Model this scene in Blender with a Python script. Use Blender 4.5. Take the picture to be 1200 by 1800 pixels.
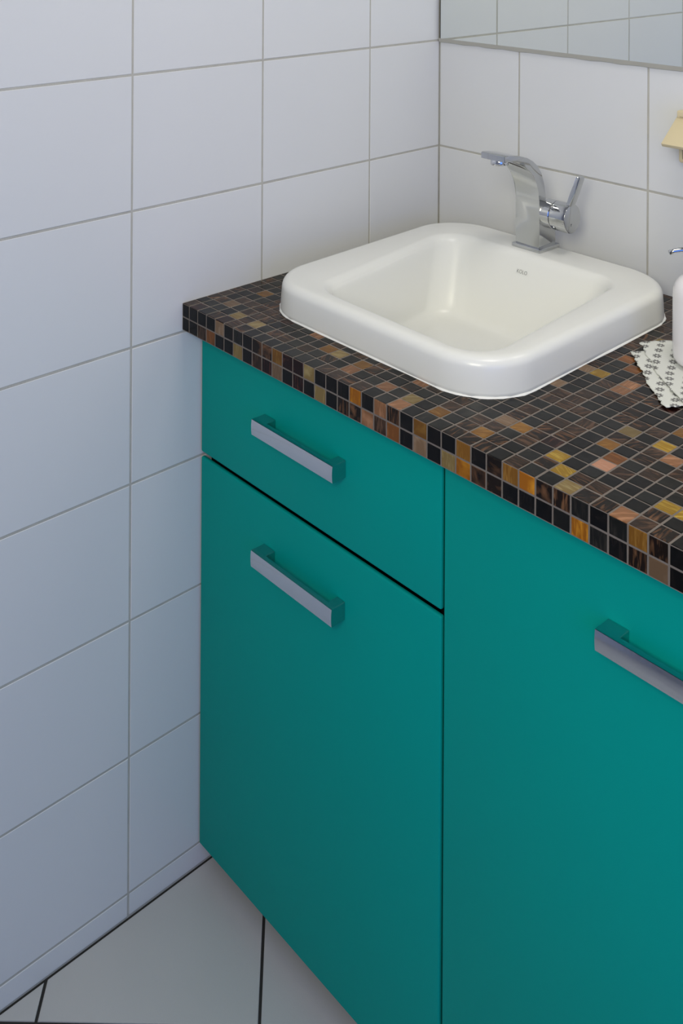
import bpy, bmesh, math, random
from mathutils import Vector, Matrix

random.seed(7)
for o in list(bpy.data.objects):
    bpy.data.objects.remove(o, do_unlink=True)
scene = bpy.context.scene
C = scene.collection

# ------------------------------------------------------------------ camera
F, CX, HY = 1833.227, 514.0085, -145.6054          # pixels of the 1200x1800 frame
YAW, PITCH, ROLL = 0.8458, -0.0010, 0.0055
fw = Vector((-math.sin(YAW), math.cos(YAW), 0)); rt = Vector((math.cos(YAW), math.sin(YAW), 0)); up = Vector((0, 0, 1))
fw2 = fw*math.cos(PITCH) + up*math.sin(PITCH); up2 = up*math.cos(PITCH) - fw*math.sin(PITCH)
rt2 = rt*math.cos(ROLL) + up2*math.sin(ROLL); up3 = up2*math.cos(ROLL) - rt*math.sin(ROLL)
CAM = Vector((1.2975, -1.5245, 1.4688))
cd = bpy.data.cameras.new('camera')
cd.sensor_fit = 'VERTICAL'; cd.sensor_height = 36.0; cd.sensor_width = 24.0
cd.lens = F/1800*36.0
cd.shift_x = (600-CX)/1800; cd.shift_y = -(900-HY)/1800
cd.clip_start = 0.02
cam = bpy.data.objects.new('camera', cd); C.objects.link(cam)
M3 = Matrix((rt2, up3, -fw2)).transposed()
cam.matrix_world = Matrix.Translation(CAM) @ M3.to_4x4()
scene.camera = cam

# ------------------------------------------------------------------ world, lights, exposure
w = bpy.data.worlds.new('world'); scene.world = w; w.use_nodes = True
w.node_tree.nodes['Background'].inputs[0].default_value = (0.55, 0.72, 1.0, 1)
w.node_tree.nodes['Background'].inputs[1].default_value = 0.15
vs = scene.view_settings
vs.view_transform = 'Standard'; vs.look = 'None'; vs.gamma = 1.0; vs.use_curve_mapping = False
vs.exposure = -0.03
def area(name, loc, target, sx, sy, power, col):
    l = bpy.data.lights.new(name, 'AREA'); l.shape = 'RECTANGLE'; l.size = sx; l.size_y = sy
    l.energy = power; l.color = col
    o = bpy.data.objects.new(name, l); C.objects.link(o); o.location = loc
    o.rotation_euler = (Vector(target)-Vector(loc)).to_track_quat('-Z', 'Y').to_euler()
    return o
ROOM_X, ROOM_Y, ROOM_Z = 2.0, -2.05, 2.4346
WIN = (1.00, 1.92, 1.45, 2.30)      # unseen window added to light the room, front wall: x0 x1 z0 z1
WR = (-1.95, -0.75, 0.10, 1.95)     # unseen window added for blue fill, right wall: y0 y1 z0 z1
area('front_fill_light', ((WIN[0]+WIN[1])/2, ROOM_Y-0.02, (WIN[2]+WIN[3])/2), ((WIN[0]+WIN[1])/2, 0, (WIN[2]+WIN[3])/2), WIN[1]-WIN[0]-.1, WIN[3]-WIN[2]-.1, 30, (1.0, 0.96, 0.78))  # warm fill through the added front window
area('side_fill_light', (ROOM_X+0.02, (WR[0]+WR[1])/2, (WR[2]+WR[3])/2), (0, (WR[0]+WR[1])/2, (WR[2]+WR[3])/2), WR[3]-WR[2]-.1, WR[1]-WR[0]-.1, 13.5, (0.10, 0.27, 1.0))  # blue fill for the left wall through the added side window
LAMP = (0.90, -0.50)
area('ceiling_lamp_light', (LAMP[0], LAMP[1], ROOM_Z-0.065), (LAMP[0], LAMP[1], 0), 0.44, 0.44, 5.6, (1.0, 0.93, 0.82))

# ------------------------------------------------------------------ helpers
def link(o, parent=None):
    C.objects.link(o)
    if parent: o.parent = parent
    return o
def tag(o, label=None, cat=None, group=None, kind=None):
    if label: o['label'] = label
    if cat: o['category'] = cat
    if group: o['group'] = group
    if kind: o['kind'] = kind
    return o
def empty(name, loc=(0, 0, 0), rz=0, label=None, cat=None, group=None):
    o = bpy.data.objects.new(name, None); o.empty_display_size = 0.05
    o.location = loc; o.rotation_euler = (0, 0, rz); C.objects.link(o)
    return tag(o, label, cat, group)
def mesh(name, vs_, fs, mat, smooth=False):
    me = bpy.data.meshes.new(name); me.from_pydata([tuple(v) for v in vs_], [], fs); me.update()
    bm = bmesh.new(); bm.from_mesh(me); bmesh.ops.recalc_face_normals(bm, faces=bm.faces); bm.to_mesh(me); bm.free()
    for m in (mat if isinstance(mat, (list, tuple)) else [mat]): me.materials.append(m)
    if smooth: me.shade_smooth()
    return me
def obj(name, vs_, fs, mat, parent=None, loc=None, smooth=False):
    o = bpy.data.objects.new(name, mesh(name, vs_, fs, mat, smooth))
    if loc: o.location = loc
    return link(o, parent)
def bmobj(name, bm, mat, parent=None, loc=None, smooth=False, angle=None):
    bmesh.ops.recalc_face_normals(bm, faces=bm.faces)
    me = bpy.data.meshes.new(name); bm.to_mesh(me); bm.free()
    for m in (mat if isinstance(mat, (list, tuple)) else [mat]): me.materials.append(m)
    if smooth: me.shade_smooth()
    if angle is not None: me.set_sharp_from_angle(angle=angle)
    o = bpy.data.objects.new(name, me)
    if loc: o.location = loc
    return link(o, parent)
def box_bm(x0, x1, y0, y1, z0, z1, bev=0, seg=2, bm=None, mi=0):
    b = bmesh.new()
    r = bmesh.ops.create_cube(b, size=1)
    for v in b.verts:
        v.co = Vector((x0+(v.co.x+.5)*(x1-x0), y0+(v.co.y+.5)*(y1-y0), z0+(v.co.z+.5)*(z1-z0)))
    if bev: bmesh.ops.bevel(b, geom=b.edges[:]+b.verts[:], offset=bev, segments=seg, profile=0.5, affect='EDGES')
    for f in b.faces: f.material_index = mi
    if bm is None: return b
    me = bpy.data.meshes.new('tmp'); b.to_mesh(me); b.free(); bm.from_mesh(me); bpy.data.meshes.remove(me)
    return bm
def box(name, x0, x1, y0, y1, z0, z1, mat, parent=None, bev=0, seg=2):
    o = bmobj(name, box_bm(x0, x1, y0, y1, z0, z1, bev, seg), mat, parent, smooth=bev > 0, angle=math.radians(35) if bev > 0 else None)
    return o
def prism(poly, h0, h1, ch):
    """chamfered tile: polygon (x,y) list counter-clockwise, from h0 to h1, chamfer ch -> verts, faces in xyz"""
    n = len(poly); cx = sum(q[0] for q in poly)/n; cy = sum(q[1] for q in poly)/n
    def inset(q):
        dx, dy = q[0]-cx, q[1]-cy
        sx = min(ch, abs(dx)*.5); sy = min(ch, abs(dy)*.5)
        return (q[0]-math.copysign(sx, dx), q[1]-math.copysign(sy, dy))
    v = [(x, y, h0) for x, y in poly] + [(x, y, h1-ch) for x, y in poly] + [(*inset(q), h1) for q in poly]
    f = []
    for k in (0, n):
        for i in range(n): f.append((k+i, k+(i+1) % n, k+n+(i+1) % n, k+n+i))
    f.append(tuple(range(2*n, 3*n))); f.append(tuple(range(n-1, -1, -1)))
    return v, f
def clip(poly, a, b, c):
    """keep a*x+b*y<=c"""
    out = []
    for i in range(len(poly)):
        P, Q = poly[i], poly[(i+1) % len(poly)]
        p, q = a*P[0]+b*P[1]-c, a*Q[0]+b*Q[1]-c
        if p <= 0: out.append(P)
        if (p < 0 < q) or (q < 0 < p):
            t = p/(p-q); out.append((P[0]+t*(Q[0]-P[0]), P[1]+t*(Q[1]-P[1])))
    return out
def parea(poly):
    return abs(sum(poly[i][0]*poly[(i+1) % len(poly)][1]-poly[(i+1) % len(poly)][0]*poly[i][1] for i in range(len(poly))))/2
def loft(rings, close_first=False, close_last=False):
    n = len(rings[0]); v = [q for r in rings for q in r]; f = []
    for k in range(len(rings)-1):
        for i in range(n): f.append((k*n+i, k*n+(i+1) % n, (k+1)*n+(i+1) % n, (k+1)*n+i))
    if close_first: f.append(tuple(range(n-1, -1, -1)))
    if close_last: f.append(tuple(range((len(rings)-1)*n, len(rings)*n)))
    return v, f
def lathe(prof, n=40, axis='z', c=(0, 0, 0)):
    rings = []
    for r, h in prof:
        ring = []
        for i in range(n):
            a = 2*math.pi*i/n
            if axis == 'z': ring.append((c[0]+r*math.cos(a), c[1]+r*math.sin(a), c[2]+h))
            elif axis == 'x': ring.append((c[0]+h, c[1]+r*math.cos(a), c[2]+r*math.sin(a)))
            else: ring.append((c[0]+r*math.cos(a), c[1]+h, c[2]+r*math.sin(a)))
        rings.append(ring)
    return loft(rings, True, True)
def tube(pts, rads, n=14):
    pts = [Vector(q) for q in pts]; rings = []
    for i, q in enumerate(pts):
        t = (pts[min(i+1, len(pts)-1)]-pts[max(i-1, 0)]).normalized()
        a = t.cross(Vector((0, 0, 1)))
        if a.length < .05: a = t.cross(Vector((0, 1, 0)))
        a.normalize(); b = t.cross(a); r = rads[i] if isinstance(rads, (list, tuple)) else rads
        rings.append([q+a*r*math.cos(2*math.pi*k/n)+b*r*math.sin(2*math.pi*k/n) for k in range(n)])
    return rings

# ------------------------------------------------------------------ materials
class NT:
    def __init__(s, name):
        s.m = bpy.data.materials.new(name); s.m.use_nodes = True; s.t = s.m.node_tree
        s.b = s.t.nodes['Principled BSDF']
    def n(s, ty, **kw):
        nd = s.t.nodes.new(ty)
        for k, v in kw.items(): setattr(nd, k, v)
        return nd
    def l(s, a, b): s.t.links.new(a, b)
def mat(name, col, rough=.5, metal=0, spec=.5, coat=0, bump=None, vary=None):
    """plain principled with fine procedural relief (scale, strength) and colour mottling (scale, amount)"""
    k = NT(name); b = k.b
    b.inputs['Base Color'].default_value = (*col, 1); b.inputs['Roughness'].default_value = rough
    b.inputs['Metallic'].default_value = metal; b.inputs['Specular IOR Level'].default_value = spec
    b.inputs['Coat Weight'].default_value = coat; b.inputs['Coat Roughness'].default_value = .08
    tc = k.n('ShaderNodeNewGeometry')
    if vary:
        nz = k.n('ShaderNodeTexNoise'); nz.inputs['Scale'].default_value = vary[0]; nz.inputs['Detail'].default_value = 4
        k.l(tc.outputs['Position'], nz.inputs['Vector'])
        mr = k.n('ShaderNodeMapRange'); mr.inputs['To Min'].default_value = 1-vary[1]; mr.inputs['To Max'].default_value = 1+vary[1]
        k.l(nz.outputs['Fac'], mr.inputs['Value'])
        vm = k.n('ShaderNodeVectorMath', operation='SCALE'); vm.inputs[0].default_value = col
        k.l(mr.outputs[0], vm.inputs['Scale']); k.l(vm.outputs[0], b.inputs['Base Color'])
    if bump:
        nz = k.n('ShaderNodeTexNoise'); nz.inputs['Scale'].default_value = bump[0]; nz.inputs['Detail'].default_value = 3
        k.l(tc.outputs['Position'], nz.inputs['Vector'])
        bp = k.n('ShaderNodeBump'); bp.inputs['Strength'].default_value = bump[1]; bp.inputs['Distance'].default_value = .002
        k.l(nz.outputs['Fac'], bp.inputs['Height']); k.l(bp.outputs[0], b.inputs['Normal'])
    return k.m
M_tile = mat('glazed_wall_tile', (.65, .66, .68), .32, spec=.45, bump=(7, .12), vary=(6, .012))
M_grout = mat('wall_grout', (.43, .42, .385), .9, bump=(300, .3), vary=(40, .15))
M_ftile = mat('floor_tile', (.50, .50, .50), .38, spec=.4, bump=(500, .06), vary=(9, .03))
M_fgrout = mat('floor_grout', (.022, .021, .020), .9, bump=(300, .3))
M_paint = mat('dimmed_wall_paint', (.40, .40, .42), .8, bump=(200, .1))  # greyed down to weaken bounce light from the unseen walls
M_teal = mat('teal_lacquer', (.0001, .295, .262), .45, spec=.07, bump=(900, .05), vary=(5, .03))
M_carc = mat('gap_shade_carcass', (.006, .007, .007), .7, spec=.1)  # near black: shade of the front gaps put into the board colour
M_chrome = mat('chrome', (.55, .56, .57), .06, metal=1, bump=(30, .02))
M_satin = mat('brushed_chrome', (.68, .69, .72), .14, metal=1, bump=(60, .06))
M_ceramic = mat('white_ceramic', (.76, .765, .74), .24, spec=.35, coat=.08)
M_caulk = mat('white_caulk', (.80, .80, .78), .6, bump=(150, .4))
M_mgrout = mat('mosaic_grout', (.165, .140, .124), .85, bump=(500, .3), vary=(60, .2))
M_black = mat('black_plastic', (.012, .012, .012), .4)
M_print = mat('grey_print', (.09, .09, .09), .6)
M_beige = mat('beige_plastic', (.62, .53, .34), .35, bump=(80, .03))
M_beigedark = mat('brown_beige_plastic', (.30, .25, .15), .5)
M_white = mat('white_dispenser_glaze', (.80, .78, .80), .25, coat=.2)
M_seal = mat('grey_silicone', (.42, .41, .37), .5, bump=(120, .3))
M_medge = mat('dark_mirror_edge', (.01, .012, .011), .3)
k = NT('mirror_glass')
k.b.inputs['Base Color'].default_value = (.84, .865, .82, 1); k.b.inputs['Metallic'].default_value = 1; k.b.inputs['Roughness'].default_value = .0
M_mirror = k.m
k = NT('lamp_diffuser'); k.b.inputs['Base Color'].default_value = (.9, .9, .9, 1)
k.b.inputs['Emission Color'].default_value = (.9, .95, 1, 1); k.b.inputs['Emission Strength'].default_value = 1.0
M_diff = k.m
k = NT('window_pane')
k.b.inputs['Base Color'].default_value = (1, 1, 1, 1); k.b.inputs['Transmission Weight'].default_value = 1; k.b.inputs['Roughness'].default_value = 0; k.b.inputs['IOR'].default_value = 1.02
M_pane = k.m
# glass mosaic: colours and streaks of each tile come from its own attributes
k = NT('glass_mosaic')
ca_ = k.n('ShaderNodeAttribute', attribute_name='col_a'); cb_ = k.n('ShaderNodeAttribute', attribute_name='col_b'); pr = k.n('ShaderNodeAttribute', attribute_name='par')
sp = k.n('ShaderNodeSeparateColor'); k.l(pr.outputs['Color'], sp.inputs[0])
tc = k.n('ShaderNodeNewGeometry')
rot = k.n('ShaderNodeVectorRotate', rotation_type='Z_AXIS')
an = k.n('ShaderNodeMath', operation='MULTIPLY'); an.inputs[1].default_value = 6.283
k.l(sp.outputs[1], an.inputs[0]); k.l(an.outputs[0], rot.inputs['Angle']); k.l(tc.outputs['Position'], rot.inputs['Vector'])
st = k.n('ShaderNodeVectorMath', operation='MULTIPLY'); st.inputs[1].default_value = (260, 34, 34)
k.l(rot.outputs[0], st.inputs[0])
wv = k.n('ShaderNodeMath', operation='MULTIPLY'); wv.inputs[1].default_value = 97.0; k.l(sp.outputs[0], wv.inputs[0])
nz = k.n('ShaderNodeTexNoise', noise_dimensions='4D'); nz.inputs['Scale'].default_value = 1; nz.inputs['Detail'].default_value = 3; nz.inputs['Distortion'].default_value = 1.2
k.l(st.outputs[0], nz.inputs['Vector']); k.l(wv.outputs[0], nz.inputs['W'])
mr = k.n('ShaderNodeMapRange'); mr.inputs['From Min'].default_value = .49; mr.inputs['From Max'].default_value = .66
k.l(nz.outputs['Fac'], mr.inputs['Value'])
ml = k.n('ShaderNodeMath', operation='MULTIPLY'); k.l(mr.outputs[0], ml.inputs[0]); k.l(sp.outputs[2], ml.inputs[1])
mx = k.n('ShaderNodeMix', data_type='RGBA'); k.l(ml.outputs[0], mx.inputs['Factor']); k.l(ca_.outputs['Color'], mx.inputs['A']); k.l(cb_.outputs['Color'], mx.inputs['B'])
k.l(mx.outputs['Result'], k.b.inputs['Base Color'])
k.b.inputs['Roughness'].default_value = .20; k.b.inputs['Specular IOR Level'].default_value = .16
bp = k.n('ShaderNodeBump'); bp.inputs['Strength'].default_value = .12; bp.inputs['Distance'].default_value = .001
n2 = k.n('ShaderNodeTexNoise'); n2.inputs['Scale'].default_value = 90; k.l(tc.outputs['Position'], n2.inputs['Vector'])
k.l(n2.outputs['Fac'], bp.inputs['Height']); k.l(bp.outputs[0], k.b.inputs['Normal'])
M_mosaic = k.m

# ------------------------------------------------------------------ setting
Z0, TH, TW, G = 0.0346, 0.2, 0.2487, 0.0034           # first wall joint, tile pitch, grout
def struct(o): o['kind'] = 'structure'; return o
tile_cache = {}
def wall_tile(parent, plane, a0, a1, z0, z1):
    g = G/2; wd, ht = a1-a0-G, z1-z0-G
    if wd < .004 or ht < .004: return
    key = (plane, round(wd, 4), round(ht, 4))
    if key not in tile_cache:
        poly = [(-wd/2, -ht/2), (wd/2, -ht/2), (wd/2, ht/2), (-wd/2, ht/2)]
        v, f = prism(poly, -.004, .0, .0007)
        # local (a, z, out) -> world axes
        if plane == 'left': v = [(c, a, b) for a, b, c in v]
        else: v = [(a, -c, b) for a, b, c in v]
        tile_cache[key] = mesh('wall_tile', v, f, M_tile)
    o = bpy.data.objects.new('wall_tile', tile_cache[key])
    ca, cz = (a0+a1)/2, (z0+z1)/2
    jit = random.uniform(-.00025, .00025)
    o.location = (jit, ca, cz) if plane == 'left' else (ca, -jit, cz)
    tl = random.uniform(-.0012, .0012)
    o.rotation_euler = (0, tl, random.uniform(-.0012, .0012)) if plane == 'left' else (tl, 0, random.uniform(-.0012, .0012))
    link(o, parent)
zs = [0.0] + [Z0+TH*i for i in range(13)]
wall_left = struct(box('wall_left', -.06, -.0008, ROOM_Y, 0.06, -.02, ROOM_Z, M_grout))
lw0 = .1883
ys = [0.0] + [-(lw0+TW*i) for i in range(10)]
for i in range(len(ys)-1):
    for j in range(len(zs)-1):
        wall_tile(wall_left, 'left', max(ys[i+1], ROOM_Y), ys[i], zs[j], min(zs[j+1], ROOM_Z))
wall_back = struct(box('wall_back', 0, ROOM_X+.06, .0008, .06, -.02, ROOM_Z, M_grout))
xs = [0.0] + [.1829+TW*i for i in range(9)]
for i in range(len(xs)-1):
    for j in range(len(zs)-1):
        x0, x1 = xs[i], min(xs[i+1], ROOM_X)
        if zs[j+1] < .84 and x1 < 1.10: continue              # behind the cabinets
        wall_tile(wall_back, 'back', x0, x1, zs[j], min(zs[j+1], ROOM_Z))
bm = bmesh.new()      # right wall with the added window opening (outside the picture)
for a in ((ROOM_Y, WR[0], -.02, ROOM_Z), (WR[1], 0, -.02, ROOM_Z), (WR[0], WR[1], -.02, WR[2]), (WR[0], WR[1], WR[3], ROOM_Z)):
    box_bm(ROOM_X, ROOM_X+.06, a[0], a[1], a[2], a[3], bm=bm)
wall_right = struct(bmobj('wall_right', bm, M_paint))
win2 = struct(empty('added_window_2', (ROOM_X+.05, (WR[0]+WR[1])/2, WR[2])))
hw, hh = (WR[1]-WR[0])/2, WR[3]-WR[2]
bm = bmesh.new()
for a in ((-hw, -hw+.05, 0, hh), (hw-.05, hw, 0, hh), (-hw+.05, hw-.05, 0, .05), (-hw+.05, hw-.05, hh-.05, hh)):
    box_bm(-.03, .0, a[0], a[1], a[2], a[3], bm=bm)
bmobj('added_window_frame', bm, M_paint, win2)
# front wall with the added window opening (behind the camera)
bm = bmesh.new()
for a in ((-.06, WIN[0], -.02, ROOM_Z), (WIN[1], ROOM_X+.06, -.02, ROOM_Z), (WIN[0], WIN[1], -.02, WIN[2]), (WIN[0], WIN[1], WIN[3], ROOM_Z)):
    box_bm(a[0], a[1], ROOM_Y-.1, ROOM_Y, a[2], a[3], bm=bm)
wall_front = struct(bmobj('wall_front', bm, M_paint))
win = struct(empty('added_window_1', ((WIN[0]+WIN[1])/2, ROOM_Y-.06, WIN[2])))
hw, hh = (WIN[1]-WIN[0])/2, WIN[3]-WIN[2]
bm = bmesh.new()
for a in ((-hw, -hw+.05, 0, hh), (hw-.05, hw, 0, hh), (-hw+.05, hw-.05, 0, .05), (-hw+.05, hw-.05, hh-.05, hh)):
    box_bm(a[0], a[1], -.03, .0, a[2], a[3], bm=bm)
bmobj('added_window_frame', bm, M_paint, win)
ceiling = struct(box('ceiling', -.06, ROOM_X+.06, ROOM_Y-.1, .06, ROOM_Z, ROOM_Z+.06, M_paint))
floor = struct(box('floor', -.06, ROOM_X+.06, ROOM_Y-.1, .06, -.06, -.0015, M_fgrout))
A = math.radians(42.3); dv = (math.cos(A), -math.sin(A)); ev = (math.sin(A), math.cos(A)); PF = .2966; gf = .0042
for m in range(-8, 12):
    for n in range(-10, 12):
        d0, d1 = .6093+PF*m+gf/2, .6093+PF*(m+1)-gf/2; e0, e1 = -.605+PF*n+gf/2, -.605+PF*(n+1)-gf/2
        poly = [(d*dv[0]+e*ev[0], d*dv[1]+e*ev[1]) for d, e in ((d0, e0), (d1, e0), (d1, e1), (d0, e1))]
        for h in ((-1, 0, -.003), (1, 0, ROOM_X-.003), (0, 1, -.003), (0, -1, -ROOM_Y-.003)):
            if poly: poly = clip(poly, *h)
        if len(poly) < 3 or parea(poly) < 2e-4: continue
        cx = sum(q[0] for q in poly)/len(poly); cy = sum(q[1] for q in poly)/len(poly)
        if cy > -.34 and cx < .85: continue                  # under the cabinets
        v, f = prism([(a-cx, b-cy) for a, b in poly], -.008, 0, .0008)
        obj('floor_tile', v, f, M_ftile, floor, (cx, cy, 0))

# ------------------------------------------------------------------ vanity frame: x' along the counter front, y' towards the back wall
YC, TA = -.5952, math.atan(-.0122)
ct_, st_ = math.cos(TA), math.sin(TA)
def W(x, y, z=0): return Vector((x*ct_-y*st_, YC+x*st_+y*ct_, z))
ZT, ZB, XE = .8790, .8378, 1.1042                            # counter top, underside, right end

# sink outlines in the vanity frame
def rquad(q, r, z, off=0, n=14):
    """rounded quad: q = corners FL, FR, BR, BL; off shrinks inwards; returns ring of 4*(n+1) points plus side midpoints"""
    c = Vector((sum(a[0] for a in q)/4, sum(a[1] for a in q)/4))
    P = [Vector(a) for a in q]; ring = []
    inn = []
    for i in range(4):
        a, b, d = P[i-1], P[i], P[(i+1) % 4]
        u = (b-a).normalized(); v = (d-b).normalized()
        nu = Vector((-u.y, u.x)); nv = Vector((-v.y, v.x))
        # offset corner
        p1 = b+nu*off; p2 = b+nv*off
        den = u.x*v.y-u.y*v.x; t = ((p2-p1).x*v.y-(p2-p1).y*v.x)/den
        inn.append(p1+u*t)
    rr = max(r-off*.6, .012)
    for i in range(4):
        a, b, d = inn[i-1], inn[i], inn[(i+1) % 4]
        u = (a-b).normalized(); v = (d-b).normalized(); h = math.acos(max(-1, min(1, u.dot(v))))/2
        L = rr/math.tan(h); s, e = b+u*L, b+v*L; cc = b+(u+v).normalized()*(rr/math.sin(h))
        a0 = math.atan2((s-cc).y, (s-cc).x); a1 = math.atan2((e-cc).y, (e-cc).x)
        while a1 < a0: a1 += 2*math.pi
        for k_ in range(n+1):
            t = a0+(a1-a0)*k_/n; ring.append((cc.x+rr*math.cos(t), cc.y+rr*math.sin(t), z))
        nx = inn[(i+1) % 4]
        e2 = nx+(b-nx).normalized()*L
        for k_ in (1, 2, 3, 4): ring.append((e.x+(e2.x-e.x)*k_/5, e.y+(e2.y-e.y)*k_/5, z))
    return ring
SQ = [(.0865, .0825), (.5275, .0790), (.5140, .5530), (.0580, .5530)]     # footprint of the sink
BQ = [(.1750, .1120), (.4950, .1030), (.4560, .4800), (.1140, .4800)]     # edge of the bowl
FQ = [(.1980, .1450), (.4580, .1340), (.4200, .4220), (.1500, .4240)]     # floor of the bowl

# ------------------------------------------------------------------ countertop with glass mosaic
counter = empty('countertop', W(0, 0, ZB), TA, 'thick countertop clad in black, brown and amber glass mosaic under the sink', 'countertop')
p_, X0, R0 = .0217, .0181, .0239
KG = .0010                                                # half a mosaic joint
T = .004                                                  # mosaic thickness
# slab with the cut-out for the bowl (in counter frame, z from 0)
HT = ZT-ZB
def wallclip(poly, m):
    poly = clip(poly, -ct_, st_, -m)                      # world x >= m
    if poly: poly = clip(poly, st_, ct_, -YC-m)           # world y <= -m
    return poly
outer = wallclip([(-.02, .0006), (XE, .0006), (XE, .70), (-.02, .70)], .0006)
hole = [(x, y) for x, y, z in rquad(SQ, .085, 0, .030)]
bm = bmesh.new()
def loop_edges(pts, z):
    vv = [bm.verts.new((x, y, z)) for x, y in pts]
    return vv, [bm.edges.new((vv[i], vv[(i+1) % len(vv)])) for i in range(len(vv))]
for z in (.0005, HT-.0005):
    a, ea = loop_edges(outer, z); b, eb = loop_edges(hole, z)
    bmesh.ops.triangle_fill(bm, use_beauty=True, use_dissolve=False, edges=ea+eb)
    if z < .001: lo = (a, b)
    else:
        for l_, h_ in ((lo[0], a), (lo[1], b)):
            for i in range(len(l_)):
                j = (i+1) % len(l_); bm.faces.new((l_[i], l_[j], h_[j], h_[i]))
bmobj('grout_bed', bm, M_mgrout, counter)
COL = {  # base colour, streak colour, streak strength
    'K': ((.0045, .0042, .0040), (.030, .022, .018), .35),
    'G': ((.0100, .0100, .0090), (.050, .042, .034), .45),
    'D': ((.0110, .0065, .0045), (.180, .085, .040), .80),
    'B': ((.0300, .0165, .0100), (.130, .070, .042), .80),
    'M': ((.0120, .0040, .0035), (.090, .030, .020), .70),
    'A': ((.1900, .0820, .0120), (.330, .170, .035), .9),
    'O': ((.2000, .1350, .0480), (.330, .260, .120), .8),
    'T': ((.1700, .1050, .0600), (.260, .180, .120), .7),
    'C': ((.2300, .1050, .0480), (.420, .210, .110), .9),
    'Y': ((.2900, .1650, .0150), (.520, .360, .060), .8),
    'S': ((.4300, .2100, .1300), (.520, .290, .190), .6),
    'R': ((.1700, .0620, .0150), (.300, .110, .030), .9),
    'E': ((.3300, .1100, .0080), (.640, .270, .020), .9)}
TOP = {(1, 5): 'A', (1, 2): 'T', (2, 3): 'B', (3, 1): 'O', (5, 1): 'O', (9, 3): 'C', (11, 2): 'A', (12, 2): 'O', (14, 2): 'A', (14, 1): 'C', (17, 1): 'C', (18, 3): 'C', (19, 1): 'O', (19, 0): 'C', (21, 1): 'A', (16, 0): 'B', (21, 2): 'B', (24, 1): 'A', (25, 3): 'A', (24, 3): 'T', (28, 2): 'Y', (29, 1): 'Y', (30, 0): 'O', (30, 3): 'S', (29, 5): 'A', (29, 7): 'O', (30, 4): 'R', (31, 7): 'Y', (32, 6): 'C', (31, 9): 'A', (26, 11): 'C', (26, 12): 'C', (24, 12): 'Y', (23, 12): 'T', (23, 9): 'T', (25, 14): 'R', (24, 15): 'R', (24, 19): 'O', (32, 0): 'D', (33, 0): 'C', (34, 2): 'Y', (35, 2): 'Y', (24, 4): 'D'}
ROW_T = 'KKKTKGKDDAMMOKKKEKCDKAKKAKDAEDDGKGADKK'           # upper row of the front edge, from the left wall
ROW_B = 'KBRKKOKBMTKMKOKDDCBRKTKOEDDKKKGEGKDTKK'
def pick(c, r):
    if (c, r) in TOP: return TOP[(c, r)]
    u = random.random()
    if c > 37: return 'K' if u < .35 else 'G' if u < .55 else 'D' if u < .7 else 'B' if u < .82 else 'A' if u < .88 else 'C' if u < .93 else 'O' if u < .97 else 'Y'
    return 'K' if u < .30 else 'G' if u < .56 else 'D' if u < .79 else 'B' if u < .96 else 'M'
tiles = []      # (verts, faces, class, centre) in the counter frame
def inside(poly, x, y):
    s = False
    for i in range(len(poly)):
        (xa, ya), (xb, yb) = poly[i], poly[i-1]
        if (ya > y) != (yb > y) and x < (xb-xa)*(y-ya)/(yb-ya)+xa: s = not s
    return s
hid = [(x, y) for x, y, z in rquad(SQ, .085, 0, .012)]
for c in range(-1, int((XE-X0)/p_)):
    for r in range(0, 28):
        x0, x1 = X0+c*p_, X0+(c+1)*p_
        y0, y1 = (.0008, R0) if r == 0 else (R0+(r-1)*p_, R0+r*p_)
        kx, ky = random.uniform(-.0003, .0003), random.uniform(-.0003, .0003)
        poly = [(x0+KG+kx, y0+KG*(r > 0)+ky), (x1-KG+kx, y0+KG*(r > 0)+ky), (x1-KG+kx, y1-KG+ky), (x0+KG+kx, y1-KG+ky)]
        if all(inside(hid, *q) for q in poly): continue       # under the sink
        if c < 0: poly = [(q[0]-(.02 if i in (0, 3) else 0), q[1]) for i, q in enumerate(poly)]
        poly = wallclip(poly, .0018)
        if len(poly) < 3 or parea(poly) < 1.2e-5: continue
        cx = sum(q[0] for q in poly)/len(poly); cy = sum(q[1] for q in poly)/len(poly)
        v, f = prism([(a-cx, b-cy) for a, b in poly], HT-T, HT+random.uniform(-.00015, .00015), .0006)
        # slight tilt of hand-laid pieces
        tx, ty = random.uniform(-.012, .012), random.uniform(-.012, .012)
        v = [(a, b, z+(a*tx+b*ty if z > HT-T+.0001 else 0)) for a, b, z in v]
        tiles.append((v, f, pick(c, r), Vector((cx, cy, 0)), 'top'))
for c in range(-1, int((XE-X0)/p_)):
    for r in range(2):
        x0, x1 = X0+c*p_+KG, X0+(c+1)*p_-KG
        if c < 0: x0 = .0015
        z1 = HT-.0012-r*(HT-.0005)/2; z0 = z1-(HT-.0005)/2+.0020
        cx, cz = (x0+x1)/2, (z0+z1)/2
        wd, ht = x1-x0, z1-z0
        if wd < .004: continue
        v, f = prism([(-wd/2, -ht/2), (wd/2, -ht/2), (wd/2, ht/2), (-wd/2, ht/2)], -.0038, 0, .0006)
        tx, ty = random.uniform(-.012, .012), random.uniform(-.012, .012)
        v = [(a, -(h+(a*tx+b*ty if h > -.003 else 0)), b) for a, b, h in v]
        cls = (ROW_T if r == 0 else ROW_B)[c] if 0 <= c < 38 else pick(99, 0) if c > 0 else 'K'
        tiles.append((v, f, cls, Vector((cx, 0, cz)), 'front'))
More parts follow.
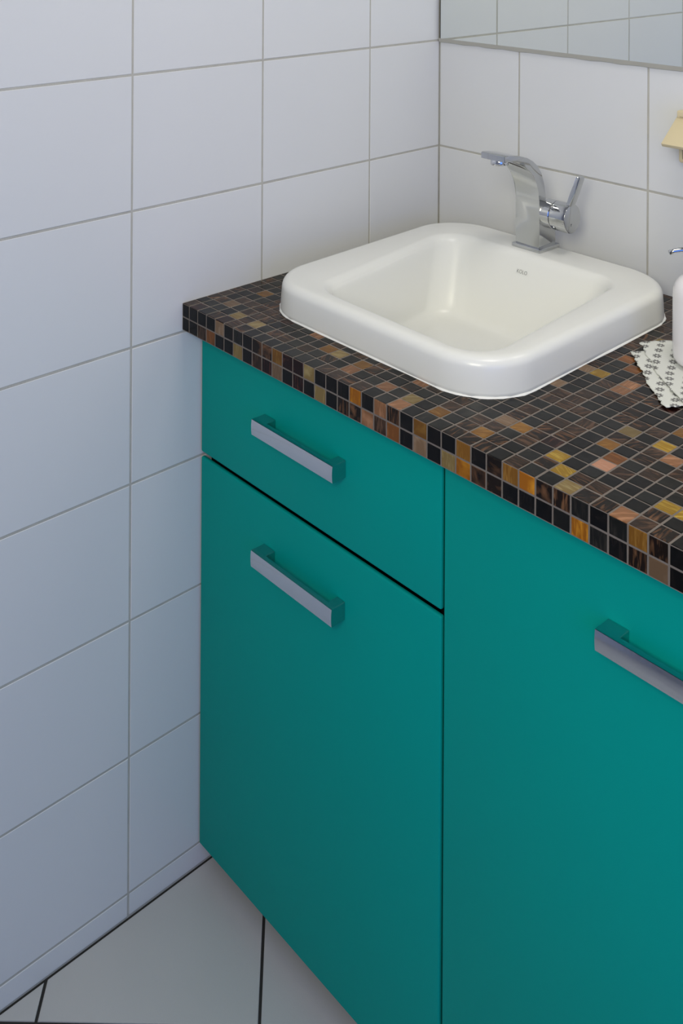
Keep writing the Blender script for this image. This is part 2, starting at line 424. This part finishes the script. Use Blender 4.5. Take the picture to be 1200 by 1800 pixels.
for r_ in range(27):                                      # right end of the slab
    for r in range(2):
        y0, y1 = (.0048 if r_ == 0 else R0+(r_-1)*p_+KG), R0+r_*p_-KG
        if YC+XE*st_+y1*ct_ > -.003: continue
        z1 = HT-.0012-r*(HT-.0005)/2; z0 = z1-(HT-.0005)/2+.0020; wd, ht = y1-y0, z1-z0
        v, f = prism([(-wd/2, -ht/2), (wd/2, -ht/2), (wd/2, ht/2), (-wd/2, ht/2)], -.0030, .0008, .0006)
        tiles.append(([(h, a, b) for a, b, h in v], f, pick(99, 0), Vector((XE, (y0+y1)/2, (z0+z1)/2)), 'front'))
def put_attr(me, rec):
    """rec: list of (nverts, class, seed, angle)"""
    A_, B_, P_ = [me.attributes.new(n, 'FLOAT_COLOR', 'POINT') for n in ('col_a', 'col_b', 'par')]
    a, b, c = [], [], []
    for n, cls, s, g in rec:
        ca, cb, k_ = COL[cls]; f = .65+.35*s
        a += [ca[0]*f, ca[1]*f, ca[2]*f, 1]*n; b += [cb[0]*f, cb[1]*f, cb[2]*f, 1]*n; c += [s, g, k_, 1]*n
    A_.data.foreach_set('color', a); B_.data.foreach_set('color', b); P_.data.foreach_set('color', c)
def seen(t):
    """rough size in the photograph, to choose which pieces are built singly"""
    P = W(t[3].x, t[3].y, ZB+(HT if t[4] == 'top' else t[3].z)); d = P-CAM; z = d.dot(fw2)
    u, v = CX+F*d.dot(rt2)/z, HY-F*d.dot(up3)/z
    if not (-20 < u < 1215): return 0
    if t[4] == 'top' and inside([(x, y) for x, y, zz in rquad(SQ, .085, 0, -.004)], t[3].x, t[3].y): return 0
    if t[4] == 'top' and t[3].y > .40 and t[3].x > .08: return 0.1/z
    return 1/z
order = sorted(range(len(tiles)), key=lambda i: -seen(tiles[i]))
single = set(order[:300])
sv, sf, srec = [], [], []
for i, (v, f, cls, cen, kind) in enumerate(tiles):
    s = random.random(); g = random.choice((0, .25, .25, .12, random.random()))
    if i in single:
        me = mesh('mosaic_tile', v, f, M_mosaic); put_attr(me, [(len(v), cls, s, g)])
        o = bpy.data.objects.new('mosaic_tile', me); o.location = cen; link(o, counter)
    else:
        n0 = len(sv); sv += [(a[0]+cen.x, a[1]+cen.y, a[2]+cen.z) for a in v]; sf += [tuple(q+n0 for q in ff) for ff in f]; srec.append((len(v), cls, s, g))
me = mesh('mosaic_field', sv, sf, M_mosaic); put_attr(me, srec)
tag(link(bpy.data.objects.new('mosaic_field', me), counter), kind='stuff')

# ------------------------------------------------------------------ cabinets
YD, TD = .035, .019                                       # front plane of the doors, door thickness
def front(name, parent, ox, x0, x1, z0, z1):
    o = box(name, x0-ox, x1-ox, YD, YD+.0075, z0, z1, M_teal, parent, .0030, 4)
    return o
def handle(parent, ox, x0, x1, z0, z1):
    """square bow handle: slim bar with bowed polished face on two square posts"""
    y0 = YD-.0252; yb = y0+.0080; px = .0240
    bm = bmesh.new()
    # bar: section in y,z with bowed face, extruded along x
    sec = []
    n = 8
    for i in range(n+1):
        t = i/n; z = z0+.0006+(z1-z0-.0012)*t; sec.append((y0+.0009*(2*t-1)**2, z))
    sec += [(y0+.0026, z1), (yb, z1), (yb, z0), (y0+.0026, z0)]
    ra = [bm.verts.new((x0-ox, a, b)) for a, b in sec]; rb = [bm.verts.new((x1-ox, a, b)) for a, b in sec]
    for i in range(len(sec)):
        j = (i+1) % len(sec); fc = bm.faces.new((ra[i], ra[j], rb[j], rb[i])); fc.smooth = True
        fc.material_index = 1 if i < n else 0
    bm.faces.new(ra); bm.faces.new(rb[::-1])
    for a, b in ((x0, x0+px), (x1-px*.62, x1)):
        box_bm(a-ox, b-ox, yb-.0005, YD-.0002, z0, z1, .0005, 1, bm)
    return bmobj('handle', bm, [M_chrome, M_satin], parent, smooth=True, angle=math.radians(25))
def carcass(parent, x0, x1, ox):
    yb = .55
    bm = bmesh.new()
    for a in ((x0, x0+.018, YD+TD+.001, yb, .040, ZB-.0015), (x1-.018, x1, YD+TD+.001, yb, .040, ZB-.0015), (x0+.018, x1-.018, YD+TD+.001, yb, .040, .058), (x0+.018, x1-.018, yb-.012, yb, .058, ZB-.0015), (x0+.018, x1-.018, YD+TD+.001, YD+TD+.06, ZB-.02, ZB-.0015)):
        box_bm(a[0]-ox, a[1]-ox, a[2], a[3], a[4], a[5], bm=bm)
    bmobj('carcass', bm, M_carc, parent)
    box('plinth', x0+.004-ox, x1-.004-ox, .095, .111, 0, .0395, M_carc, parent)
cab1 = empty('drawer_cabinet', W(.002, 0, 0), TA, 'teal vanity unit with a drawer above a door, against the left wall', 'cabinet')
ox = .002
carcass(cab1, .003, .4895, ox)
dr = front('drawer_front', cab1, ox, .0025, .4885, .6425, .8335)
h = handle(dr, ox, .1572, .3246, .7342, .7568); h['label'] = 'chrome bow handle'
do = front('door', cab1, ox, .0025, .4885, .0375, .6352)
h = handle(do, ox, .1572, .3244, .5476, .5712); h['label'] = 'chrome bow handle'
cab2 = empty('door_cabinet', W(.4915, 0, 0), TA, 'teal vanity unit with one full-height door, right of the drawer unit', 'cabinet')
ox = .4915
carcass(cab2, .4905, 1.0885, ox)
box('side_panel', 1.0887-ox, 1.0905-ox, YD+.0005, .55, .0375, ZB-.0015, M_teal, cab2)
do = front('door', cab2, ox, .4922, 1.0880, .0375, .8335)
h = handle(do, ox, .7135, .8809, .7270, .7496); h['label'] = 'chrome bow handle'
# ------------------------------------------------------------------ sink
sink = empty('sink', W(.30, .32, ZT), TA, 'white square ceramic sink with rounded corners set into the mosaic countertop', 'sink')
def S(r): return [(x-.30, y-.32, z) for x, y, z in r]
RH = .0470
rings = [S(rquad(SQ, .085, .0008, .004)), S(rquad(SQ, .085, .0008, -.0005)), S(rquad(SQ, .085, .006, -.0002)), S(rquad(SQ, .085, .020, .0005)), S(rquad(SQ, .085, .032, .0014)),
         S(rquad(SQ, .085, .0375, .0022)), S(rquad(SQ, .085, .0415, .0040)), S(rquad(SQ, .085, .0445, .0068)), S(rquad(SQ, .085, .0463, .0102)), S(rquad(SQ, .085, RH, .0140))]
BR = .050
rings += [S(rquad(BQ, BR, RH-.0001, -.0040)), S(rquad(BQ, BR, RH-.0008, -.0005)), S(rquad(BQ, BR, RH-.0024, .0025)), S(rquad(BQ, BR, RH-.0052, .0060)), S(rquad(BQ, BR, RH-.0090, .0088)), S(rquad(BQ, BR, RH-.0140, .0112))]
def lerp(a, b, t, z): return [(p1[0]+(p2[0]-p1[0])*t, p1[1]+(p2[1]-p1[1])*t, z) for p1, p2 in zip(a, b)]
wa = S(rquad(BQ, BR, 0, .0112)); wb = S(rquad(FQ, .045, 0, -.004))
DZ = -.072
for t in (.2, .4, .6, .8): rings.append(lerp(wa, wb, t, RH-.0140+(DZ+.014-(RH-.0140))*t))
rings += [S(rquad(FQ, .045, DZ+.014, -.004)), S(rquad(FQ, .045, DZ+.0065, .001)), S(rquad(FQ, .045, DZ+.002, .007)), S(rquad(FQ, .045, DZ+.0003, .015)), S(rquad(FQ, .040, DZ, .025))]
ctr = (.30-.30, .255-.32)
last = rings[-1]
for t in (.4, .75): rings.append([(x+(ctr[0]-x)*t, y+(ctr[1]-y)*t, DZ-.001*t) for x, y, z in last])
def smooth_rings(rs, sub, i0, i1):
    """Catmull-Rom between rings i0..i1"""
    out = list(rs[:i0])
    for i in range(i0, i1):
        P = [rs[max(i-1, i0)], rs[i], rs[i+1], rs[min(i+2, i1)]]
        for s_ in range(sub):
            t = s_/sub; r_ = []
            for a, b, c, d in zip(*P):
                r_.append(tuple(.5*(2*b[m]+(c[m]-a[m])*t+(2*a[m]-5*b[m]+4*c[m]-d[m])*t*t+(3*b[m]-a[m]-3*c[m]+d[m])*t**3) for m in range(3)))
            out.append(r_)
    return out+list(rs[i1:])
rings = smooth_rings(rings, 3, 10, len(rings)-1)
rings = smooth_rings(rings, 3, 2, 9)
v, f = loft(rings, False, True)
o = obj('basin', v, f, M_ceramic, sink, smooth=True)
# caulk bead around the foot
def bead(off, z):
    r_ = rquad(SQ, .085, z, off); out = []
    for i, (x, y, zz) in enumerate(r_):
        j = .0006*math.sin(i*2.3)+.0005*math.sin(i*5.1+1); a = math.atan2(y-.32, x-.30); out.append((x-.30+j*math.cos(a), y-.32+j*math.sin(a), zz))
    return out
v, f = loft([bead(-.0020, .0003), bead(-.0015, .0012), bead(-.0004, .0022), bead(.0012, .0026)])
o = obj('caulk_bead', v, f, M_caulk, sink, smooth=True); o['label'] = 'white caulk line around the sink'
# drain
v, f = lathe([(.0225, -.0006), (.0225, .0012), (.0195, .0022), (.017, .0016), (.017, .003), (.010, .0045), (.001, .005)], 32)
o = obj('drain_plug', v, f, M_chrome, sink, (ctr[0], ctr[1], DZ-.0006), smooth=True)
# printed word on the sloping back of the bowl
tcu = bpy.data.curves.new('t', 'FONT'); tcu.body = 'KOLO'; tcu.size = .0086; tcu.align_x = 'CENTER'; tcu.align_y = 'CENTER'; tcu.extrude = 0; tcu.offset = -.00012
to = bpy.data.objects.new('t', tcu); C.objects.link(to)
bpy.context.view_layer.update()
me = bpy.data.meshes.new_from_object(to.evaluated_get(bpy.context.evaluated_depsgraph_get())); bpy.data.objects.remove(to)
me.materials.clear(); me.materials.append(M_print)
# local slope of the back wall at the lettering
s_y0, s_z0 = .4688, RH-.0140; s_y1, s_z1 = .4250, DZ+.014
sl = Vector((0, s_y1-s_y0, s_z1-s_z0)).normalized()       # down the slope
tt = .145
ly, lz = s_y0+(s_y1-s_y0)*tt, s_z0+(s_z1-s_z0)*tt
nrm = Vector((1, 0, 0)).cross(-sl)
for vv in me.vertices:
    a, b = vv.co.x*.86, vv.co.y
    vv.co = Vector((.2858-.30, ly-.32, lz)) + Vector((1, 0, 0))*a - sl*b + nrm*.0016
o = bpy.data.objects.new('lettering', me); link(o, sink); o['label'] = 'small grey printed word KOLO'

# ------------------------------------------------------------------ faucet
FZ = ZT+RH
fau = empty('faucet', W(.2710, .5180, FZ), TA, 'chrome single-lever basin faucet with curved flat spout at the back of the sink', 'faucet')
def L_(x, y, z): return (x-.2710, y-.5180, z-FZ)
def bxl(bm, x0, x1, y0, y1, z0, z1, bev, seg=2):
    a = L_(x0, y0, z0); b = L_(x1, y1, z1); return box_bm(a[0], b[0], a[1], b[1], a[2], b[2], bev, seg, bm)
bm = bmesh.new(); bxl(bm, .2430, .2990, .4905, .5455, FZ, FZ+.0062, .0012)
bmobj('base_plate', bm, M_chrome, fau, smooth=True, angle=math.radians(40))
# body: flat ribbon whose profile rises and bends forward into the spout
backp = [(.5395, FZ+.0055), (.5395, .975), (.5375, .990), (.5250, .996), (.5115, 1.000), (.5110, 1.018), (.5075, 1.038), (.5005, 1.0540), (.4905, 1.0670), (.4780, 1.0765), (.4620, 1.0840), (.4420, 1.0900), (.4220, 1.0935), (.4060, 1.0950), (.4040, 1.0942)]
frontp = [(.4040, 1.0850), (.4060, 1.0842), (.4240, 1.0832), (.4400, 1.0802), (.4550, 1.0737), (.4680, 1.0642), (.4790, 1.0525), (.4878, 1.0395), (.4925, 1.0270), (.4947, 1.010), (.4950, .975), (.4950, FZ+.0055)]
pf = backp+frontp
bm = bmesh.new()
xa, xb = .2475, .2945
ra = [bm.verts.new(L_(xa, y, z)) for y, z in pf]; rb = [bm.verts.new(L_(xb, y, z)) for y, z in pf]
side = []
for i in range(len(pf)):
    j = (i+1) % len(pf); bm.faces.new((ra[i], ra[j], rb[j], rb[i]))
fa = bm.faces.new(ra); fb = bm.faces.new(rb[::-1])
eds = [e for e in fa.edges]+[e for e in fb.edges]
bmesh.ops.bevel(bm, geom=eds, offset=.0011, segments=2, profile=.5, affect='EDGES')
bmobj('body', bm, M_chrome, fau, smooth=True, angle=math.radians(32))
v, f = lathe([(.0100, 0), (.0135, .0004), (.0140, .0012), (.0140, .0085), (.0130, .0098), (.002, .0099)], 36, 'z', L_(.2710, .4215, 1.0752))
o = obj('aerator', v, f, M_satin, fau, smooth=True); o.data.set_sharp_from_angle(angle=math.radians(40))
vc = L_(.2935, .5180, .9865)
def side_lathe(name, prof, m):
    v, f = lathe(prof, 44, 'x', vc); o = obj(name, v, f, m, fau, smooth=True); o.data.set_sharp_from_angle(angle=math.radians(35)); return o
side_lathe('valve_collar', [(.0225, 0), (.0233, .0010), (.0233, .0165), (.0226, .0172)], M_chrome)
side_lathe('valve_neck', [(.0219, .0166), (.0219, .0186)], M_black)
side_lathe('valve_cap', [(.0228, .0182), (.0234, .0190), (.0234, .0460), (.0228, .0472), (.0215, .0478), (.002, .0480)], M_chrome)
# lever: flat tapering bar rising from the cap
bm = bmesh.new()
b0 = Vector(L_(.3360, .5180, 1.004)); b1 = Vector(L_(.3535, .5225, 1.0560))
ax = (b1-b0).normalized(); sx = Vector((0, 1, 0)); sx = (sx-ax*sx.dot(ax)).normalized(); tx = ax.cross(sx)
rr = []
for t, wd, th_ in ((0, .0068, .0042), (.5, .0072, .0040), (.93, .0075, .0036), (1, .0066, .0028)):
    c = b0+(b1-b0)*t; rr.append([bm.verts.new(c+sx*a*wd+tx*b*th_) for a, b in ((-1, -1), (1, -1), (1, 1), (-1, 1))])
for k_ in range(3):
    for i in range(4): j = (i+1) % 4; bm.faces.new((rr[k_][i], rr[k_][j], rr[k_+1][j], rr[k_+1][i]))
bm.faces.new(rr[0]); bm.faces.new(rr[-1])
bmesh.ops.bevel(bm, geom=[e for e in bm.edges if abs((e.verts[0].co-e.verts[1].co).normalized().dot(ax)) > .8], offset=.0012, segments=2, profile=.5, affect='EDGES')
bmobj('lever', bm, M_chrome, fau, smooth=True, angle=math.radians(35))
# small engraved mark on the end of the cap
bm = bmesh.new()
q = (vc[0]+.0481, vc[1]-.004, vc[2]-.009)
for a in ((-.0004, .0004, -.002, .002), (.0004, .0022, .0008, .0016)):
    vv = [bm.verts.new((q[0], q[1]+y, q[2]+z)) for y, z in ((a[0], a[2]), (a[1], a[2]), (a[1], a[3]), (a[0], a[3]))]; bm.faces.new(vv)
bmobj('engraved_mark', bm, M_print, fau)

# ------------------------------------------------------------------ printed cloth and soap dispenser
k = NT('printed_cotton')
tc = k.n('ShaderNodeTexCoord')
def mth(op, a, b=None, c=None):
    n = k.n('ShaderNodeMath', operation=op)
    for i, q in enumerate((a, b, c)):
        if q is None: continue
        if isinstance(q, (int, float)): n.inputs[i].default_value = q
        else: k.l(q, n.inputs[i])
    return n.outputs[0]
sx_ = k.n('ShaderNodeSeparateXYZ'); k.l(tc.outputs['UV'], sx_.inputs[0])
U, V = sx_.outputs[0], sx_.outputs[1]
urow = mth('DIVIDE', mth('ADD', U, .1), .0157); rowi = mth('FLOOR', urow)
vsh = mth('ADD', mth('DIVIDE', mth('ADD', V, .1), .0230), mth('MULTIPLY', rowi, .29))
fv = mth('MULTIPLY', mth('SUBTRACT', mth('FRACT', vsh), .5), .0230); fu = mth('MULTIPLY', mth('SUBTRACT', mth('FRACT', urow), .5), .0157)
rad = mth('SQRT', mth('ADD', mth('MULTIPLY', fu, fu), mth('MULTIPLY', fv, fv)))
ang = mth('ARCTAN2', fv, fu)
pet = mth('MULTIPLY_ADD', mth('COSINE', mth('MULTIPLY', ang, 8.0)), .0011, .0052)
inn = mth('LESS_THAN', rad, pet); hol = mth('GREATER_THAN', rad, .0015)
msk = mth('MULTIPLY', inn, hol)
mx = k.n('ShaderNodeMix', data_type='RGBA'); mx.inputs['A'].default_value = (.66, .67, .63, 1); mx.inputs['B'].default_value = (.20, .20, .195, 1)
k.l(msk, mx.inputs['Factor']); k.l(mx.outputs['Result'], k.b.inputs['Base Color'])
k.b.inputs['Roughness'].default_value = .9; k.b.inputs['Specular IOR Level'].default_value = .1
wvn = k.n('ShaderNodeTexNoise'); wvn.inputs['Scale'].default_value = 900; k.l(tc.outputs['UV'], wvn.inputs['Vector'])
bp = k.n('ShaderNodeBump'); bp.inputs['Strength'].default_value = .3; bp.inputs['Distance'].default_value = .0005
k.l(wvn.outputs['Fac'], bp.inputs['Height']); k.l(bp.outputs[0], k.b.inputs['Normal'])
M_cloth = k.m
CO = (.600, .330)
cl = empty('cloth_napkin', W(CO[0], CO[1], ZT), TA, 'small white cotton cloth with grey flower print under the soap dispenser', 'cloth')
ua = Vector((.728, -.685)); va = Vector((.600, .800))      # directions of the two edges in the vanity frame
A0 = Vector((.5335, .3905))
def clothgrid(name, a0, ul, vl, lift, seed, drop=.0):
    rnd = random.Random(seed); nu, nv = 44, 36; top, bot, uv = [], [], []
    for j in range(nv+1):
        for i in range(nu+1):
            u, v = ul*i/nu, vl*j/nv
            ju = rnd.uniform(-.0020, .0016) if i in (0, nu) else 0
            jv = rnd.uniform(-.0016, .0012) if j in (0, nv) else 0
            q = a0+ua*(u+ju)+va*(v+jv)
            # edge wanders a little
            q += va*(.0016*math.sin(u*31+seed)+.0009*math.sin(u*117))*(1-min(1, v/.05))
            q += ua*(.0016*math.sin(v*47+1.3))*(1-min(1, u/.05))
            d = min(u, v*1.0)
            z = lift+.0016*math.sin(u*46+v*20)*math.exp(-((v-.03)/.05)**2)+.0014*math.sin(v*60+.7)*math.exp(-(u/.06)**2)
            z = max(z, .0016)
            top.append((q.x-CO[0], q.y-CO[1], z+.0005)); bot.append((q.x-CO[0], q.y-CO[1], z-.0005)); uv.append((u, v))
    v_ = top+bot; N = len(top); f_ = []
    for j in range(nv):
        for i in range(nu):
            a = j*(nu+1)+i; f_.append((a, a+1, a+nu+2, a+nu+1)); f_.append((N+a+nu+1, N+a+nu+2, N+a+1, N+a))
    edge = [i for i in range(nu+1)]+[j*(nu+1)+nu for j in range(1, nv+1)]+[nv*(nu+1)+i for i in range(nu-1, -1, -1)]+[j*(nu+1) for j in range(nv-1, 0, -1)]
    for i in range(len(edge)):
        a, b = edge[i], edge[(i+1) % len(edge)]; f_.append((a, b, N+b, N+a))
    o = obj(name, v_, f_, M_cloth, cl, smooth=True)
    ul_ = o.data.uv_layers.new(name='UVMap')
    for lp in o.data.loops: ul_.data[lp.index].uv = uv[lp.vertex_index % N]
    return o
clothgrid('lower_layer', Vector((.5405, .3560)), .160, .150, .0018, 1)
clothgrid('upper_layer', Vector((.5345, .3890)), .186, .140, .0046, 2)
DC = (.6290, .3880)
dis = empty('soap_dispenser', W(DC[0], DC[1], ZT+.0058), TA, 'white soap dispenser with thin chrome pump spout standing on the cloth', 'soap dispenser')
v, f = lathe([(.024, 0), (.0300, .0006), (.0345, .0030), (.0368, .0080), (.0375, .0150), (.0375, .0880), (.0368, .0960), (.0340, .1040), (.0290, .1100), (.0220, .1140), (.0140, .1158), (.0120, .1162)], 56)
obj('bottle', v, f, M_white, dis, smooth=True)
v, f = lathe([(.0135, .1158), (.0135, .1250), (.0125, .1262), (.0060, .1266), (.0048, .1275), (.0048, .1420), (.0085, .1424), (.0088, .1435), (.0088, .1530), (.0080, .1545), (.001, .1548)], 32)
o = obj('pump_collar', v, f, M_chrome, dis, smooth=True); o.data.set_sharp_from_angle(angle=math.radians(35))
# thin spout pointing left along the picture
e0 = Vector((-.663, -.749, 0))
pts = [e0*.004+Vector((0, 0, .1470)), e0*.015+Vector((0, 0, .1492)), e0*.028+Vector((0, 0, .1496)), e0*.038+Vector((0, 0, .1482)), e0*.0445+Vector((0, 0, .1458))]
rg = tube(pts, [.0036, .0034, .0032, .0031, .0031]); r2 = tube(pts, [.0022]*5)
v, f = loft(rg+[r2[-1], r2[-2]], True, True)
o = obj('spout', v, f, M_chrome, dis, smooth=True); o['label'] = 'thin chrome pump spout'

# ------------------------------------------------------------------ socket with sprung lid on the back wall
sx0 = .5030
soc = empty('wall_socket', (sx0+.0400, -.0005, 1.098), 0, 'beige surface-mounted power socket with its hinged lid tilted open', 'socket')
def B_(name, x0, x1, y0, y1, z0, z1, m, bev=.002, par=soc): return box(name, x0-.0400, x1-.0400, y0, y1, z0-1.098, z1-1.098, m, par, bev, 3)
bm = bmesh.new()      # hollow box body
bo = B_('box', 0.001, .080, -.0400, -.0, 1.0985, 1.1700, M_beige, .005)
B_('socket_insert', .0075, .0725, -.0412, -.030, 1.1040, 1.1600, M_beigedark, .003)
B_('socket_rim', .0115, .0685, -.0428, -.032, 1.1075, 1.1560, M_beige, .003)
B_('hinge_bar', .001, .080, -.0440, -.006, 1.1665, 1.1785, M_beige, .002)
B_('hinge_slot', .006, .075, -.0445, -.0430, 1.1690, 1.1698, M_beigedark, 0)
# lid: dished plate from the hinge out and down
a = Vector((-.0410, 1.1690-1.098)); b = Vector((-.0880, 1.1345-1.098)); dd = (b-a).normalized(); nn = Vector((dd.y, -dd.x))
bm = bmesh.new()
sec = [a, b, b+nn*-.0060, b-dd*.003+nn*-.0060, b-dd*.003+nn*-.002, a+nn*-.002] if nn.y > 0 else [a, b, b+nn*.0060, b-dd*.003+nn*.0060, b-dd*.003+nn*.002, a+nn*.002]
l0 = [bm.verts.new((-.0400, q.x, q.y)) for q in sec]; l1 = [bm.verts.new((.0410, q.x, q.y)) for q in sec]
for i in range(len(sec)): j = (i+1) % len(sec); bm.faces.new((l0[i], l0[j], l1[j], l1[i]))
bm.faces.new(l0); bm.faces.new(l1[::-1])
bmesh.ops.bevel(bm, geom=bm.edges[:], offset=.0006, segments=2, profile=.5, affect='EDGES')
bmobj('lid', bm, M_beige, soc, smooth=True, angle=math.radians(40))

# ------------------------------------------------------------------ mirror
MZ = 1.2392
mir = empty('wall_mirror', (.0058, -.0005, MZ), 0, 'large frameless mirror on the back wall above the tiles, reflecting the left wall', 'mirror')
box('glass', .0016, 1.085, -.0055, -.001, .0, .80, M_mirror, mir)
box('edge', 0, .0015, -.0056, -.0005, .0, .80, M_medge, mir)
v = []
n = 60
rings = []
for i in range(n+1):
    x = -.004+1.088*i/n; t = .0005*math.sin(i*1.7)+.0003*math.sin(i*4.1)
    rings.append([(x, -.0004, -.0082+t), (x, -.0030, -.0074+t), (x, -.0050, -.0012), (x, -.0052, .0003), (x, -.0004, .0003)])
v, f = loft(rings, True, True)
o = obj('sealant_bead', v, f, M_seal, mir); o['label'] = 'grey silicone joint along the bottom edge'

# ------------------------------------------------------------------ ceiling lamp (gives the room light, above the picture)
lp = empty('ceiling_lamp', (LAMP[0], LAMP[1], ROOM_Z), 0, 'square flat ceiling lamp above the vanity, outside the picture', 'lamp')
box('housing', -.25, .25, -.25, .25, -.045, 0, M_paint, lp, .004)
box('diffuser', -.235, .235, -.235, .235, -.056, -.045, M_diff, lp, .003)
